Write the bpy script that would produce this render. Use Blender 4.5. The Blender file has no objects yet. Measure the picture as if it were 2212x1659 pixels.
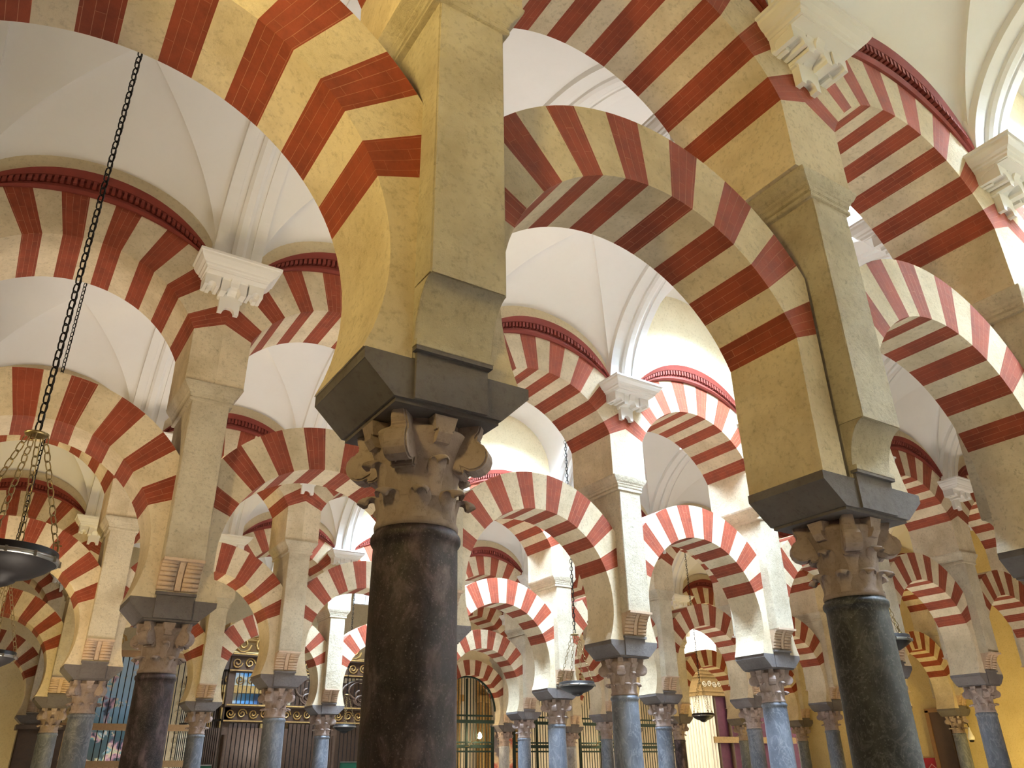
import bpy, bmesh, math, random
from mathutils import Vector, Matrix
from math import sin, cos, tan, pi, sqrt, radians, asin, atan2, degrees

random.seed(7)
SC = bpy.context.scene
COL = SC.collection
H = 2.63                      # height of the shaft tops above the floor
S = 3.1                       # column spacing
ROWY = [0.0, 5.995, 11.99, 18.04, 24.1]
ROWX = [0.0, 0.06, 0.10, 0.17, 0.20]
FW, FH, FPX = 2212, 1659, 1709.59

# ------------------------------------------------------------------ helpers
class MB:
    """collects faces of one mesh"""
    def __init__(self):
        self.v, self.f, self.m, self.uv, self.sm = [], [], [], [], []
    def face(self, pts, mat=0, uv=None, smooth=False):
        b = len(self.v)
        self.v += [tuple(p) for p in pts]
        self.f.append(list(range(b, b + len(pts))))
        self.m.append(mat); self.sm.append(smooth)
        self.uv.append(uv if uv else [(0, 0)] * len(pts))
    def grid(self, P, mat=0, smooth=True, flip=False, close_u=False):
        """P[i][j] points -> shared-vertex quads"""
        b = len(self.v); n = len(P); m = len(P[0])
        for r in P: self.v += [tuple(p) for p in r]
        for i in range(n if close_u else n - 1):
            for j in range(m - 1):
                i2 = (i + 1) % n
                q = [b + i*m + j, b + i2*m + j, b + i2*m + j + 1, b + i*m + j + 1]
                if flip: q.reverse()
                self.f.append(q); self.m.append(mat); self.sm.append(smooth); self.uv.append([(0, 0)]*4)
    def box(self, x0, x1, y0, y1, z0, z1, mat=0):
        c = [(x0,y0,z0),(x1,y0,z0),(x1,y1,z0),(x0,y1,z0),(x0,y0,z1),(x1,y0,z1),(x1,y1,z1),(x0,y1,z1)]
        for q in ((0,3,2,1),(4,5,6,7),(0,1,5,4),(1,2,6,5),(2,3,7,6),(3,0,4,7)):
            self.face([c[k] for k in q], mat)
    def frustum(self, a, b, za, zb, mat=0, caps=True):
        """a,b = (x0,x1,y0,y1) at za and zb"""
        c = [(a[0],a[2],za),(a[1],a[2],za),(a[1],a[3],za),(a[0],a[3],za),
             (b[0],b[2],zb),(b[1],b[2],zb),(b[1],b[3],zb),(b[0],b[3],zb)]
        qs = [(0,1,5,4),(1,2,6,5),(2,3,7,6),(3,0,4,7)]
        if caps: qs += [(0,3,2,1),(4,5,6,7)]
        for q in qs: self.face([c[k] for k in q], mat)
    def prism(self, poly, axis, a0, a1, mat=0, xf=None, smooth=False):
        """closed 2D polygon extruded along an axis; axis 'x': poly=(y,z); 'y': (x,z); 'z': (x,y)"""
        def P(p, a):
            q = {'x': (a, p[0], p[1]), 'y': (p[0], a, p[1]), 'z': (p[0], p[1], a)}[axis]
            return xf(q) if xf else q
        n = len(poly)
        self.face([P(p, a0) for p in poly], mat)
        self.face([P(p, a1) for p in reversed(poly)], mat)
        for i in range(n):
            p, q = poly[i], poly[(i+1) % n]
            self.face([P(p, a0), P(p, a1), P(q, a1), P(q, a0)], mat, smooth=smooth)
    def lathe(self, prof, n=24, mat=0, cx=0, cy=0, smooth=True):
        P = [[(cx + r*cos(2*pi*i/n), cy + r*sin(2*pi*i/n), z) for r, z in prof] for i in range(n)]
        self.grid(P, mat, smooth, close_u=True)
    def tube(self, pts, r, n=8, mat=0, closed=False):
        pts = [Vector(p) for p in pts]; P = []; N = len(pts)
        up = None
        for i, p in enumerate(pts):
            if closed: d = pts[(i+1) % N] - pts[i-1]
            else: d = pts[min(i+1, N-1)] - pts[max(i-1, 0)]
            d.normalize()
            if up is None:
                up = d.orthogonal().normalized()
            up = (up - d*up.dot(d)).normalized(); s = d.cross(up)
            P.append([p + (up*cos(2*pi*k/n) + s*sin(2*pi*k/n))*r for k in range(n+1)])
        self.grid(P, mat, True, close_u=closed)
        if not closed:
            self.face(P[0][:n], mat); self.face(list(reversed(P[-1][:n])), mat)
    def mesh(self, name, mats, merge=0.0, recalc=True, bevel=0.0):
        me = bpy.data.meshes.new(name)
        me.from_pydata(self.v, [], self.f)
        for m in mats: me.materials.append(m)
        me.polygons.foreach_set('material_index', self.m)
        me.polygons.foreach_set('use_smooth', self.sm)
        uvl = me.uv_layers.new(name='UVMap')
        k = 0
        for f in self.uv:
            for c in f:
                uvl.data[k].uv = c; k += 1
        if merge or recalc or bevel:
            bm = bmesh.new(); bm.from_mesh(me)
            if merge: bmesh.ops.remove_doubles(bm, verts=bm.verts, dist=merge)
            if recalc: bmesh.ops.recalc_face_normals(bm, faces=bm.faces)
            if bevel:
                ed = [e for e in bm.edges if len(e.link_faces) == 2 and e.calc_face_angle(0) > 0.6]
                bmesh.ops.bevel(bm, geom=ed, offset=bevel, segments=2, affect='EDGES', clamp_overlap=True)
            bm.to_mesh(me); bm.free()
        me.update()
        return me

def obj(name, me, parent=None, loc=(0,0,0), rz=0.0, scale=None):
    o = bpy.data.objects.new(name, me); COL.objects.link(o)
    o.location = loc; o.rotation_euler = (0, 0, rz)
    if scale: o.scale = scale
    if parent: o.parent = parent
    return o
def empty(name, loc, rz=0.0):
    o = bpy.data.objects.new(name, None); COL.objects.link(o)
    o.location = loc; o.rotation_euler = (0, 0, rz); o.empty_display_size = 0.2
    return o
def tag(o, label=None, cat=None, group=None, kind=None):
    if label: o['label'] = label
    if cat:
        o['category'] = cat; o['kind'] = 'thing'
    if group: o['group'] = group
    if kind: o['kind'] = kind
    return o
def struct(name, me, loc=(0,0,0)):
    return tag(obj(name, me, None, loc), kind='structure')

Q = (0.5800090629321175, 0.4592501627338806, -0.016633142506183234)
CAM = (-1.5371951, -3.1534065, -0.9761906 + H)
def _axes():
    y, p, r = Q
    f = Vector((sin(y)*cos(p), cos(y)*cos(p), sin(p))); rt = Vector((cos(y), -sin(y), 0)); up = rt.cross(f)
    return f, rt*cos(r) + up*sin(r), -rt*sin(r) + up*cos(r)
CAMF = _axes()

# ------------------------------------------------------------------ materials
def new_mat(name, rough=0.85):
    m = bpy.data.materials.new(name); m.use_nodes = True
    nt = m.node_tree; nt.nodes.clear()
    out = nt.nodes.new('ShaderNodeOutputMaterial'); b = nt.nodes.new('ShaderNodeBsdfPrincipled')
    nt.links.new(b.outputs[0], out.inputs[0]); b.inputs['Roughness'].default_value = rough
    return m, nt, b
def coords(nt, rnd=True):
    tc = nt.nodes.new('ShaderNodeTexCoord')
    if not rnd: return tc.outputs['Object']
    oi = nt.nodes.new('ShaderNodeObjectInfo'); mu = nt.nodes.new('ShaderNodeMath'); mu.operation = 'MULTIPLY'
    mu.inputs[1].default_value = 37.0
    ad = nt.nodes.new('ShaderNodeVectorMath'); ad.operation = 'ADD'
    nt.links.new(oi.outputs['Random'], mu.inputs[0])
    nt.links.new(tc.outputs['Object'], ad.inputs[0]); nt.links.new(mu.outputs[0], ad.inputs[1])
    return ad.outputs[0]
def noise(nt, co, scale, detail=4, rough=0.6, dist=0.0):
    n = nt.nodes.new('ShaderNodeTexNoise'); n.inputs['Scale'].default_value = scale
    n.inputs['Detail'].default_value = detail; n.inputs['Roughness'].default_value = rough
    n.inputs['Distortion'].default_value = dist
    nt.links.new(co, n.inputs['Vector']); return n.outputs['Fac']
def ramp(nt, fac, stops, interp='LINEAR'):
    r = nt.nodes.new('ShaderNodeValToRGB'); r.color_ramp.interpolation = interp
    e = r.color_ramp.elements
    while len(e) < len(stops): e.new(0.5)
    for k, (p, c) in enumerate(stops):
        e[k].position = p; e[k].color = (*c, 1) if len(c) == 3 else c
    nt.links.new(fac, r.inputs[0]); return r.outputs[0]
def mix(nt, fac, a, b, mode='MIX'):
    m = nt.nodes.new('ShaderNodeMix'); m.data_type = 'RGBA'; m.blend_type = mode
    def put(s, v):
        if isinstance(v, (tuple, list)): s.default_value = (*v, 1) if len(v) == 3 else v
        elif isinstance(v, (int, float)): s.default_value = v
        else: nt.links.new(v, s)
    put(m.inputs[0], fac); put(m.inputs[6], a); put(m.inputs[7], b)
    return m.outputs[2]
def bump(nt, b, h, strength=0.3, dist=0.02):
    n = nt.nodes.new('ShaderNodeBump'); n.inputs['Strength'].default_value = strength
    n.inputs['Distance'].default_value = dist
    nt.links.new(h, n.inputs['Height']); nt.links.new(n.outputs[0], b.inputs['Normal'])

def plaster(name, base, stain, rough=0.9, bstr=0.35, amount=0.6, pits=True, scale=1.0, fine_=0.5):
    m, nt, b = new_mat(name, rough); co = coords(nt)
    big = noise(nt, co, 1.7*scale, 5, 0.65)
    f1 = ramp(nt, big, [(0.42, (0,0,0)), (0.74, (amount,)*3)])
    c = mix(nt, f1, base, stain)
    fine = noise(nt, co, 26*scale, 4, 0.7)
    f2 = ramp(nt, fine, [(0.52, (0,0,0)), (0.72, (fine_,)*3)])
    c = mix(nt, f2, c, tuple(x*0.72 for x in stain))
    if pits:
        sp = noise(nt, co, 9*scale, 6, 0.75, 0.4)
        f3 = ramp(nt, sp, [(0.62, (0,0,0)), (0.72, (0.6,)*3)])
        c = mix(nt, f3, c, tuple(x*0.5 for x in stain))
    nt.links.new(c, b.inputs['Base Color'])
    hb = noise(nt, co, 17*scale, 8, 0.78)
    bump(nt, b, hb, bstr, 0.035)
    return m
def brick(name, c1, c2, mortar, bstr=0.25):
    m, nt, b = new_mat(name, 0.85)
    uv = nt.nodes.new('ShaderNodeUVMap'); uv.uv_map = 'UVMap'
    t = nt.nodes.new('ShaderNodeTexBrick')
    t.inputs['Scale'].default_value = 1.0
    t.inputs['Brick Width'].default_value = 0.34; t.inputs['Row Height'].default_value = 0.052
    t.inputs['Mortar Size'].default_value = 0.0014; t.inputs['Mortar Smooth'].default_value = 0.2
    t.inputs['Color1'].default_value = (*c1, 1); t.inputs['Color2'].default_value = (*c2, 1)
    t.inputs['Mortar'].default_value = (*mortar, 1)
    nt.links.new(uv.outputs[0], t.inputs['Vector'])
    co = coords(nt); n = noise(nt, co, 5, 6, 0.7)
    f = ramp(nt, n, [(0.3, (0.72,)*3), (0.7, (1.15,)*3)])
    c = mix(nt, 1.0, t.outputs['Color'], f, 'MULTIPLY')
    wear = ramp(nt, noise(nt, co, 3.3, 6, 0.75, 0.6), [(0.64, (0,0,0)), (0.72, (0.3,)*3)])
    c = mix(nt, wear, c, tuple(0.55*x + 0.45*y for x, y in zip(c1, mortar)))
    flat = mix(nt, ramp(nt, noise(nt, co, 1.1, 3), [(0.35, (0.15,)*3), (0.65, (0.7,)*3)]), c,
               mix(nt, 1.0, (*c1, 1), f, 'MULTIPLY'))
    nt.links.new(flat, b.inputs['Base Color'])
    bump(nt, b, noise(nt, co, 22, 6, 0.7), bstr, 0.02)
    return m
def marble(name, stops, veins, vcol, scale=3.0, rough=0.32, streak=1.0, web=1.0):
    m, nt, b = new_mat(name, rough); co = coords(nt)
    mp = nt.nodes.new('ShaderNodeMapping'); mp.inputs['Scale'].default_value = (1, 1, streak)
    nt.links.new(co, mp.inputs[0])
    n = noise(nt, mp.outputs[0], scale, 7, 0.68, 0.5)
    c = ramp(nt, n, stops)
    v = noise(nt, mp.outputs[0], scale*1.6, 5, 0.6, 1.6)
    f = ramp(nt, v, [(0.46, (0,0,0)), (0.5, (veins*web,)*3), (0.54, (0,0,0))])
    c = mix(nt, f, c, vcol)
    sp = ramp(nt, noise(nt, co, scale*13, 3, 0.7), [(0.58, (0,0,0)), (0.68, (veins*0.8,)*3)])
    c = mix(nt, sp, c, vcol)
    nt.links.new(c, b.inputs['Base Color'])
    bump(nt, b, noise(nt, co, 30, 5), 0.12, 0.01)
    return m
def plain(name, col, rough=0.6, metal=0.0, var=0.25, scale=8, bstr=0.1):
    m, nt, b = new_mat(name, rough); co = coords(nt)
    c = mix(nt, noise(nt, co, scale, 5), tuple(x*(1-var) for x in col), tuple(min(1, x*(1+var)) for x in col))
    nt.links.new(c, b.inputs['Base Color']); b.inputs['Metallic'].default_value = metal
    if col[0] < 0.03: b.inputs['Specular IOR Level'].default_value = 0.25
    if bstr: bump(nt, b, noise(nt, co, scale*3, 5), bstr, 0.01)
    return m

M_STONE = plaster('cream_plaster', (0.72, 0.605, 0.43), (0.42, 0.32, 0.18), bstr=0.5, amount=0.75)
M_PIER  = plaster('pier_plaster', (0.71, 0.625, 0.475), (0.42, 0.335, 0.215), bstr=0.9, amount=0.8)
M_RED   = brick('red_brick', (0.275, 0.050, 0.018), (0.205, 0.035, 0.013), (0.50, 0.24, 0.13))
M_REDP  = plain('red_paint', (0.18, 0.024, 0.013), 0.8)
M_WHITE = plaster('white_plaster', (0.82, 0.80, 0.77), (0.76, 0.73, 0.68), bstr=0.03, amount=0.4, pits=False, scale=0.6, fine_=0.04)
M_CREAMW = plaster('cream_wall', (0.72, 0.62, 0.42), (0.58, 0.46, 0.26), bstr=0.2, amount=0.5, pits=False)
M_IMPOST = plaster('grey_stone', (0.165, 0.145, 0.14), (0.10, 0.08, 0.075), bstr=0.5, amount=0.8)
M_CAP    = plaster('capital_stone', (0.44, 0.345, 0.305), (0.20, 0.14, 0.115), bstr=0.5, amount=0.85)
M_MODIL  = plaster('modillion_stone', (0.62, 0.46, 0.33), (0.42, 0.27, 0.17), bstr=0.4, amount=0.6)
M_SH = [
    marble('breccia_marble', [(0.36, (0.007, 0.004, 0.006)), (0.52, (0.045, 0.028, 0.034)), (0.68, (0.18, 0.125, 0.13))], 0.6, (0.26, 0.20, 0.205), 8.0, 0.58, 0.55, 0.1),
    marble('dark_veined_marble', [(0.33, (0.008, 0.0085, 0.011)), (0.55, (0.036, 0.036, 0.042)), (0.75, (0.10, 0.10, 0.105))], 0.5, (0.26, 0.25, 0.24), 5.0, 0.55, 0.7, 0.4),
    marble('blue_grey_marble', [(0.3, (0.07, 0.08, 0.10)), (0.55, (0.14, 0.155, 0.19)), (0.75, (0.24, 0.255, 0.29))], 0.35, (0.38, 0.39, 0.41), 3.0, 0.45, 0.5),
    marble('pale_veined_marble', [(0.3, (0.25, 0.25, 0.27)), (0.5, (0.45, 0.45, 0.47)), (0.75, (0.62, 0.61, 0.60))], 0.5, (0.16, 0.17, 0.2), 3.0, 0.35, 0.6)]
M_FLOOR = plain('floor_marble', (0.22, 0.18, 0.14), 0.5)
M_IRON = plain('black_iron', (0.014, 0.011, 0.010), 0.5, 0.2)
M_BRASS = plain('aged_brass', (0.35, 0.26, 0.12), 0.35, 0.9)
M_SILVER = plain('lamp_metal', (0.30, 0.29, 0.27), 0.3, 0.9)
M_WOOD = plain('dark_carved_wood', (0.060, 0.030, 0.015), 0.5, 0, 0.5, 14, 0.4)
M_GILT = plain('gilded_wood', (0.48, 0.30, 0.10), 0.4, 0.5, 0.6, 18, 0.5)
M_YWALL = plaster('ochre_wall', (0.70, 0.55, 0.27), (0.55, 0.40, 0.16), bstr=0.2, amount=0.5, pits=False)
M_GILTW = plain('varnished_oak', (0.30, 0.16, 0.06), 0.45, 0, 0.35, 14, 0.3)
M_PURPLE = plain('purple_velvet', (0.085, 0.018, 0.055), 0.7, 0, 0.5, 6, 0.2)
M_OLDGILT = plain('old_gilding', (0.24, 0.155, 0.06), 0.5, 0.3, 0.6, 18, 0.5)
M_GREENI = plain('green_black_iron', (0.02, 0.035, 0.028), 0.5, 0.3)

# ------------------------------------------------------------------ arch geometry
def arch_mesh(name, r, zc, yh, zs, outer, a_first, nstripe, stilt_l=None, stilt_r=None, seed=1, corner=None):
    """one striped arch. angles from the right springing (0 deg) counter-clockwise; outer(x,z) -> outer point.
    stilt_* : |x| of a straight jamb below the last stripe (None = circle keeps curving in)."""
    rnd = random.Random(seed); main = MB(); reds = []
    step = (180 - 2*a_first)/nstripe
    A = [a_first + step*k + (rnd.uniform(-0.55, 0.55) if 0 < k < nstripe else 0) for k in range(nstripe + 1)]
    P = []          # (inner, outer, mat, s)
    amin = degrees(asin(max(-1, (zs - zc)/r)))
    def circ(a): return (r*cos(radians(a)), zc + r*sin(radians(a)))
    def side(stilt, sgn):
        L = []
        if stilt is None:
            n = 9
            for k in range(n + 1):
                a = amin + (a_first - amin)*k/n
                x, z = circ(a); L.append((sgn*x, z))
        else:
            x1, z1 = circ(a_first)
            n = 5
            for k in range(n + 1):
                t = k/n
                z = zs + (z1 - zs)*t
                L.append((sgn*(stilt + (x1 - stilt)*t**3), z))
        return L
    right = side(stilt_r, 1); left = side(stilt_l, -1)
    pts = [(p, None) for p in right[:-1]]
    for k in range(nstripe):
        n = 3
        ang = [A[k] + (A[k+1] - A[k])*q/n for q in range(n)]
        ca = degrees(atan2(corner[1] - zc, corner[0]))       # keep the outer corner beside the pier
        ang += [c for c in (ca, 180 - ca) if A[k] + 0.05 < c < A[k+1] - 0.05]
        for a in sorted(ang):
            pts.append((circ(a), 1 if k % 2 == 0 else 0))
    pts.append((circ(A[-1]), None))
    for p in reversed(left[:-1]): pts.append((p, None))
    mats = []
    for i in range(len(pts) - 1):
        mats.append(pts[i][1] if pts[i][1] is not None else 0)
    # the segment that starts at the right springing top is a stripe already; plain parts get 0
    O = [outer(*p[0]) for p in pts]
    s = 0.0
    for i in range(len(pts) - 1):
        (x0, z0), (x1, z1) = pts[i][0], pts[i+1][0]
        (X0, Z0), (X1, Z1) = O[i], O[i+1]
        d = math.hypot(x1 - x0, z1 - z0); s0, s1 = s, s + d; s = s1
        w0, w1 = math.hypot(X0 - x0, Z0 - z0), math.hypot(X1 - x1, Z1 - z1)
        m = mats[i]
        if m == 1 and (i == 0 or mats[i-1] != 1): reds.append(MB())
        mb = reds[-1] if m == 1 else main
        m = 0
        mb.face([(x0,-yh,z0),(X0,-yh,Z0),(X1,-yh,Z1),(x1,-yh,z1)], m, [(0,s0),(w0,s0),(w1,s1),(0,s1)])
        mb.face([(x0,yh,z0),(x1,yh,z1),(X1,yh,Z1),(X0,yh,Z0)], m, [(0.1,s0),(0.1,s1),(w1+0.1,s1),(w0+0.1,s0)])
        mb.face([(x0,-yh,z0),(x1,-yh,z1),(x1,yh,z1),(x0,yh,z0)], m, [(0,s0),(0,s1),(2*yh,s1),(2*yh,s0)], smooth=False)
        mb.face([(X0,-yh,Z0),(X0,yh,Z0),(X1,yh,Z1),(X1,-yh,Z1)], m, [(0,s0),(2*yh,s0),(2*yh,s1),(0,s1)])
    for (p, o) in ((pts[0][0], O[0]), (pts[-1][0], O[-1])):
        main.face([(p[0],-yh,p[1]),(p[0],yh,p[1]),(o[0],yh,o[1]),(o[0],-yh,o[1])], 0)
    return (main.mesh(name, [M_STONE], 0.0008), [r.mesh('brick_voussoir', [M_RED], 0.0008) for r in reds])
def place_arch(name, A, loc, rz=0.0):
    o = obj(name, A[0], None, loc, rz)
    for r in A[1]: obj('brick_voussoir', r, o)
    return o

LZC, LR, LZS = 1.18, 1.215, 0.70
LW = S/2 - 0.20                        # half distance between pier sides
def lower_outer(zc, half=LW, R=1.66, zo=1.27, zs=LZS):
    def f(x, z):
        dx, dz = x, z - zc
        L = math.hypot(dx, dz); dx /= L; dz /= L
        b = dz*(zc - zo); c = (zc - zo)**2 - R*R
        t = -b + sqrt(b*b - c)
        X, Z = dx*t, zc + dz*t
        if abs(X) > half:
            t = half/abs(dx); X, Z = dx*t, zc + dz*t
        if z <= zc and Z < z: Z = z
        return (X, max(Z, zs))
    return f
def upper_outer(zc, half=S/2, R=2.30, zo=2.77):
    g = lower_outer(zc, half, R, zo, -9)
    def f(x, z):
        if z < 3.6: return (half if x > 0 else -half, z)
        return g(x, z)
    return f
UZC, UR, UZS = 3.17, 1.345, 3.09
ZO_L, R_L = 2.77, 2.30                  # lower edge of the dentil cornice
ZO_U, R_U = 3.80, 1.55                  # upper edge

LCORN = (LW, 1.27 + sqrt(1.66**2 - LW**2)); UCORN = (S/2, ZO_L + sqrt(R_L**2 - (S/2)**2))
LOWER = [arch_mesh('horseshoe_arch', LR, LZC, 0.30, LZS, lower_outer(LZC), 22.5, 15, seed=k, corner=LCORN) for k in range(4)]
LOWER_AB = arch_mesh('horseshoe_arch', LR+0.02, LZC, 0.30, LZS, lower_outer(LZC, LW+0.02), 22.5, 15, stilt_r=1.135, seed=11, corner=(LW + 0.02, 1.27 + sqrt(1.66**2 - (LW + 0.02)**2)))
UPPER = [arch_mesh('round_arch', UR, UZC, 0.49, UZS, upper_outer(UZC), 25.0, 15, stilt_l=1.225, stilt_r=1.225, seed=20+k, corner=UCORN) for k in range(4)]

def cornice_mesh():
    mb = MB(); n = 48; prof = [(0.0, 0.0), (0.0, 0.035), (0.12, 0.06), (0.30, 0.045), (0.32, 0.03), (0.66, 0.035), (0.68, 0.085), (0.84, 0.10), (1.0, 0.115), (1.0, 0.0)]
    hw = 1.27
    def zl(x): return ZO_L + sqrt(R_L**2 - x*x)
    def zu(x): return ZO_U + sqrt(R_U**2 - x*x)
    for sgn in (-1, 1):
        P = []
        for i in range(n + 1):
            a = -1 + 2*i/n; x = hw*sin(a*pi/2*0.999)
            h = max(0.012, zu(x) - zl(x)); k = 0.55 + 0.45*min(1, h/0.25)
            # direction radial to the outer arc
            P.append([(x*(1 + 0.02*f), sgn*(0.483 + p*k), zl(x) + h*f) for f, p in prof])
        mb.grid(P, 0, False)
        s = -1.12
        while s < 1.12:
            x = s; h = zu(x) - zl(x)
            if h > 0.05:
                t = 0.019
                z0, z1 = zl(x) + h*0.36, zl(x) + h*0.66
                sl = -x/sqrt(R_U**2 - x*x)
                q = []
                for (dx, zz) in ((-t, z0), (t, z0), (t, z1), (-t, z1)):
                    q.append((x + dx, zz + sl*dx))
                y0, y1 = sgn*0.51, sgn*0.565
                mb.face([(a, y1, b) for a, b in q]); 
                for e in range(4):
                    a, b = q[e], q[(e+1) % 4]
                    mb.face([(a[0],y0,a[1]),(b[0],y0,b[1]),(b[0],y1,b[1]),(a[0],y1,a[1])])
            s += 0.066*sqrt(1 - (s/1.6)**2)
    return mb.mesh('dentil_cornice', [M_REDP], 0.0003)
CORNICE = cornice_mesh()

# ------------------------------------------------------------------ pier
def pier_mesh(hw=0.205):
    mb = MB()
    mb.box(-hw, hw, -0.30, 0.30, 0.70, 1.07)
    mb.box(-hw, hw, -0.465, 0.465, 1.07, 2.885)
    return mb.mesh('pier', [M_PIER], 0.0005, bevel=0.008)
def cap_mould_mesh(hw=0.205):
    mb = MB()
    prof = [(0.0, 2.86), (0.035, 2.865), (0.035, 2.90), (0.02, 2.905), (0.02, 2.915), (0.035, 2.92), (0.04, 2.955), (0.055, 2.965), (0.06, 2.985), (0.085, 3.01), (0.115, 3.06), (0.122, 3.09)]
    P = []
    for (sx, sy) in ((-1,-1),(1,-1),(1,1),(-1,1)):
        P.append([(sx*(hw + o), sy*(0.465 + o*0.45), z) for o, z in prof])
    mb.grid(P, 0, False, close_u=True)
    t = prof[-1]
    mb.face([(p[-1]) for p in P]); mb.face([p[0] for p in reversed(P)])
    return mb.mesh('cap_moulding', [M_PIER], 0.0005, bevel=0.004)
def modil_curve(n):
    """concave profile from the wall foot to the pier front, (y depth from axis, z)"""
    return [(0.318 + 0.147*(1 - cos(pi/2*t)), 0.785 + 0.285*sin(pi/2*(t**1.15))) for t in [k/n for k in range(n+1)]]
def modillion_mesh(rolls, hw=0.2035):
    mb = MB()
    sg = -1
    base = modil_curve(12)
    poly = [(sg*0.29, 0.775)] + [(sg*y, z) for y, z in base] + [(sg*0.29, 1.075)]
    if not rolls:
        mb.prism(poly, 'x', -hw, hw)
        mb.box(-hw, hw, -0.345, -0.29, 0.755, 0.787)
        return mb.mesh('corbel', [M_PIER], 0.0004, bevel=0.006)
    mb.prism([(y + 0.012, z) for y, z in poly], 'x', -hw, hw)
    band = [(sg*0.29, 0.775)] + [(sg*(y + 0.016), z) for y, z in base] + [(sg*0.29, 1.075)]
    mb.prism(band, 'x', -0.028, 0.028)
    nr = 8; c = modil_curve(nr)
    for k in range(nr):
        (y0, z0), (y1, z1) = c[k], c[k+1]
        cy, cz = sg*(y0 + y1)/2, (z0 + z1)/2; rr = math.hypot(y1 - y0, z1 - z0)*0.5
        for (xa, xb) in ((-hw, -0.04), (0.04, hw)):
            q = [[(x, cy - rr*0.95*sin(t)*0.0 + rr*cos(t), cz + rr*sin(t)) for x in (xa, xb)] for t in [2*pi*j/14 for j in range(14)]]
            mb.grid(q, 0, True, close_u=True)
            for x in (xa, xb):
                mb.face([(x, cy + rr*cos(2*pi*j/14), cz + rr*sin(2*pi*j/14)) for j in range(14)])
    mb.box(-hw, hw, -0.50, -0.40, 1.055, 1.085)
    return mb.mesh('roll_corbel', [M_MODIL], 0.0004)
PIER, CAPM = pier_mesh(), cap_mould_mesh()
MOD_S, MOD_R = modillion_mesh(False), modillion_mesh(True)

# ------------------------------------------------------------------ column
def shaft_mesh(mat):
    mb = MB()
    mb.lathe([(0.0,0.30),(0.215,0.30),(0.215,0.33),(0.205,0.36),(0.203,0.9),(0.197,1.7),(0.188,H-0.10),(0.187,H-0.065),(0.196,H-0.058),(0.201,H-0.045),(0.201,H-0.03),(0.196,H-0.018),(0.186,H-0.012),(0.184,H),(0,H)], 32)
    return mb.mesh('shaft', [mat], 0.0003)
SHAFTS = [shaft_mesh(m) for m in M_SH]
def base_mesh():
    mb = MB(); mb.box(-0.30,0.30,-0.30,0.30,0,0.12)
    mb.lathe([(0,0.12),(0.29,0.12),(0.305,0.15),(0.29,0.19),(0.25,0.20),(0.235,0.23),(0.25,0.25),(0.26,0.275),(0.25,0.30),(0,0.30)], 28)
    return mb.mesh('base', [M_IMPOST], 0.0003)
BASE = base_mesh()
def impost_mesh(wx=1.0):
    mb = MB()
    bx, tx = 0.275*wx, 0.425*wx
    mb.box(-bx+0.012, bx-0.012, -0.285, 0.285, 0.484, 0.506)
    mb.frustum((-bx,bx,-0.300,0.300),(-tx,tx,-0.303,0.303),0.504,0.648)
    mb.box(-tx,tx,-0.303,0.303,0.646,0.702)
    for s in (-1, 1):
        y0, y1 = sorted((s*0.27, s*0.318)); mb.box(-0.185,0.185,y0,y1,0.506,0.735)
        y0, y1 = sorted((s*0.27, s*0.342)); mb.box(-0.20,0.20,y0,y1,0.735,0.765)
    return mb.mesh('impost', [M_IMPOST], bevel=0.005)
IMPOST, IMPOST_W = impost_mesh(), impost_mesh(1.2)

BELL = [(0.0,0.0),(0.187,0.0),(0.190,0.02),(0.183,0.035),(0.176,0.05),(0.178,0.15),(0.185,0.25),(0.20,0.33),(0.225,0.40),(0.238,0.43),(0.225,0.445),(0.20,0.45),(0.20,0.50),(0,0.50)]
def bell_r(z):
    for (r0, z0), (r1, z1) in zip(BELL[2:], BELL[3:]):
        if z0 <= z <= z1: return r0 + (r1 - r0)*(z - z0)/max(1e-6, z1 - z0)
    return 0.2
def leaf(mb, th, z0, z1, wid, out):
    """smooth uncut acanthus leaf whose tip curls over"""
    nv, nu = 12, 8
    prof = []
    for k in range(nv):
        t = k/(nv - 1)
        if t < 0.5:
            q = t/0.5; z = z0 + (z1 - z0)*q; r = bell_r(z) + 0.003 + 0.012*q**3
        else:
            q = (t - 0.5)/0.5; a = q*pi*0.98
            r = bell_r(z1) + 0.015 + out*0.45*(1 - cos(a)); z = z1 + out*0.34*sin(a)
        w = wid*(1.0 - 0.25*t if t < 0.5 else 0.875*(1 - 0.45*((t - 0.5)/0.5)**1.5))
        prof.append((r, z, w, 0 if t < 0.5 else (t - 0.5)/0.5))
    for layer, sgn in ((0.0, False), (-0.016, True)):
        P = []
        for (r, z, w, tip) in prof:
            row = []
            for u in range(nu + 1):
                s = -1 + 2*u/nu; an = th + s*w/max(r, 0.1)
                rr = r + layer - 0.012*s*s - 0.02*tip*s*s
                row.append((rr*cos(an), rr*sin(an), z + (0.006 if layer else 0) - 0.016*tip*s*s))
            P.append(row)
        mb.grid(P, 0, True, flip=sgn)
        if layer == 0.0: top = P
        else:
            for k in range(nv - 1):
                for u in (0, nu):
                    mb.face([top[k][u], top[k+1][u], P[k+1][u], P[k][u]])
            for u in range(nu): mb.face([top[-1][u], top[-1][u+1], P[-1][u+1], P[-1][u]])
def leaf_one(z0, z1, wid, out):
    mb = MB(); leaf(mb, 0.0, z0, z1, wid, out); return mb.mesh('acanthus_leaf', [M_CAP], 0.0003)
LEAF1, LEAF2 = leaf_one(0.03, 0.128, 0.062, 0.088), leaf_one(0.13, 0.272, 0.058, 0.085)
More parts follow.
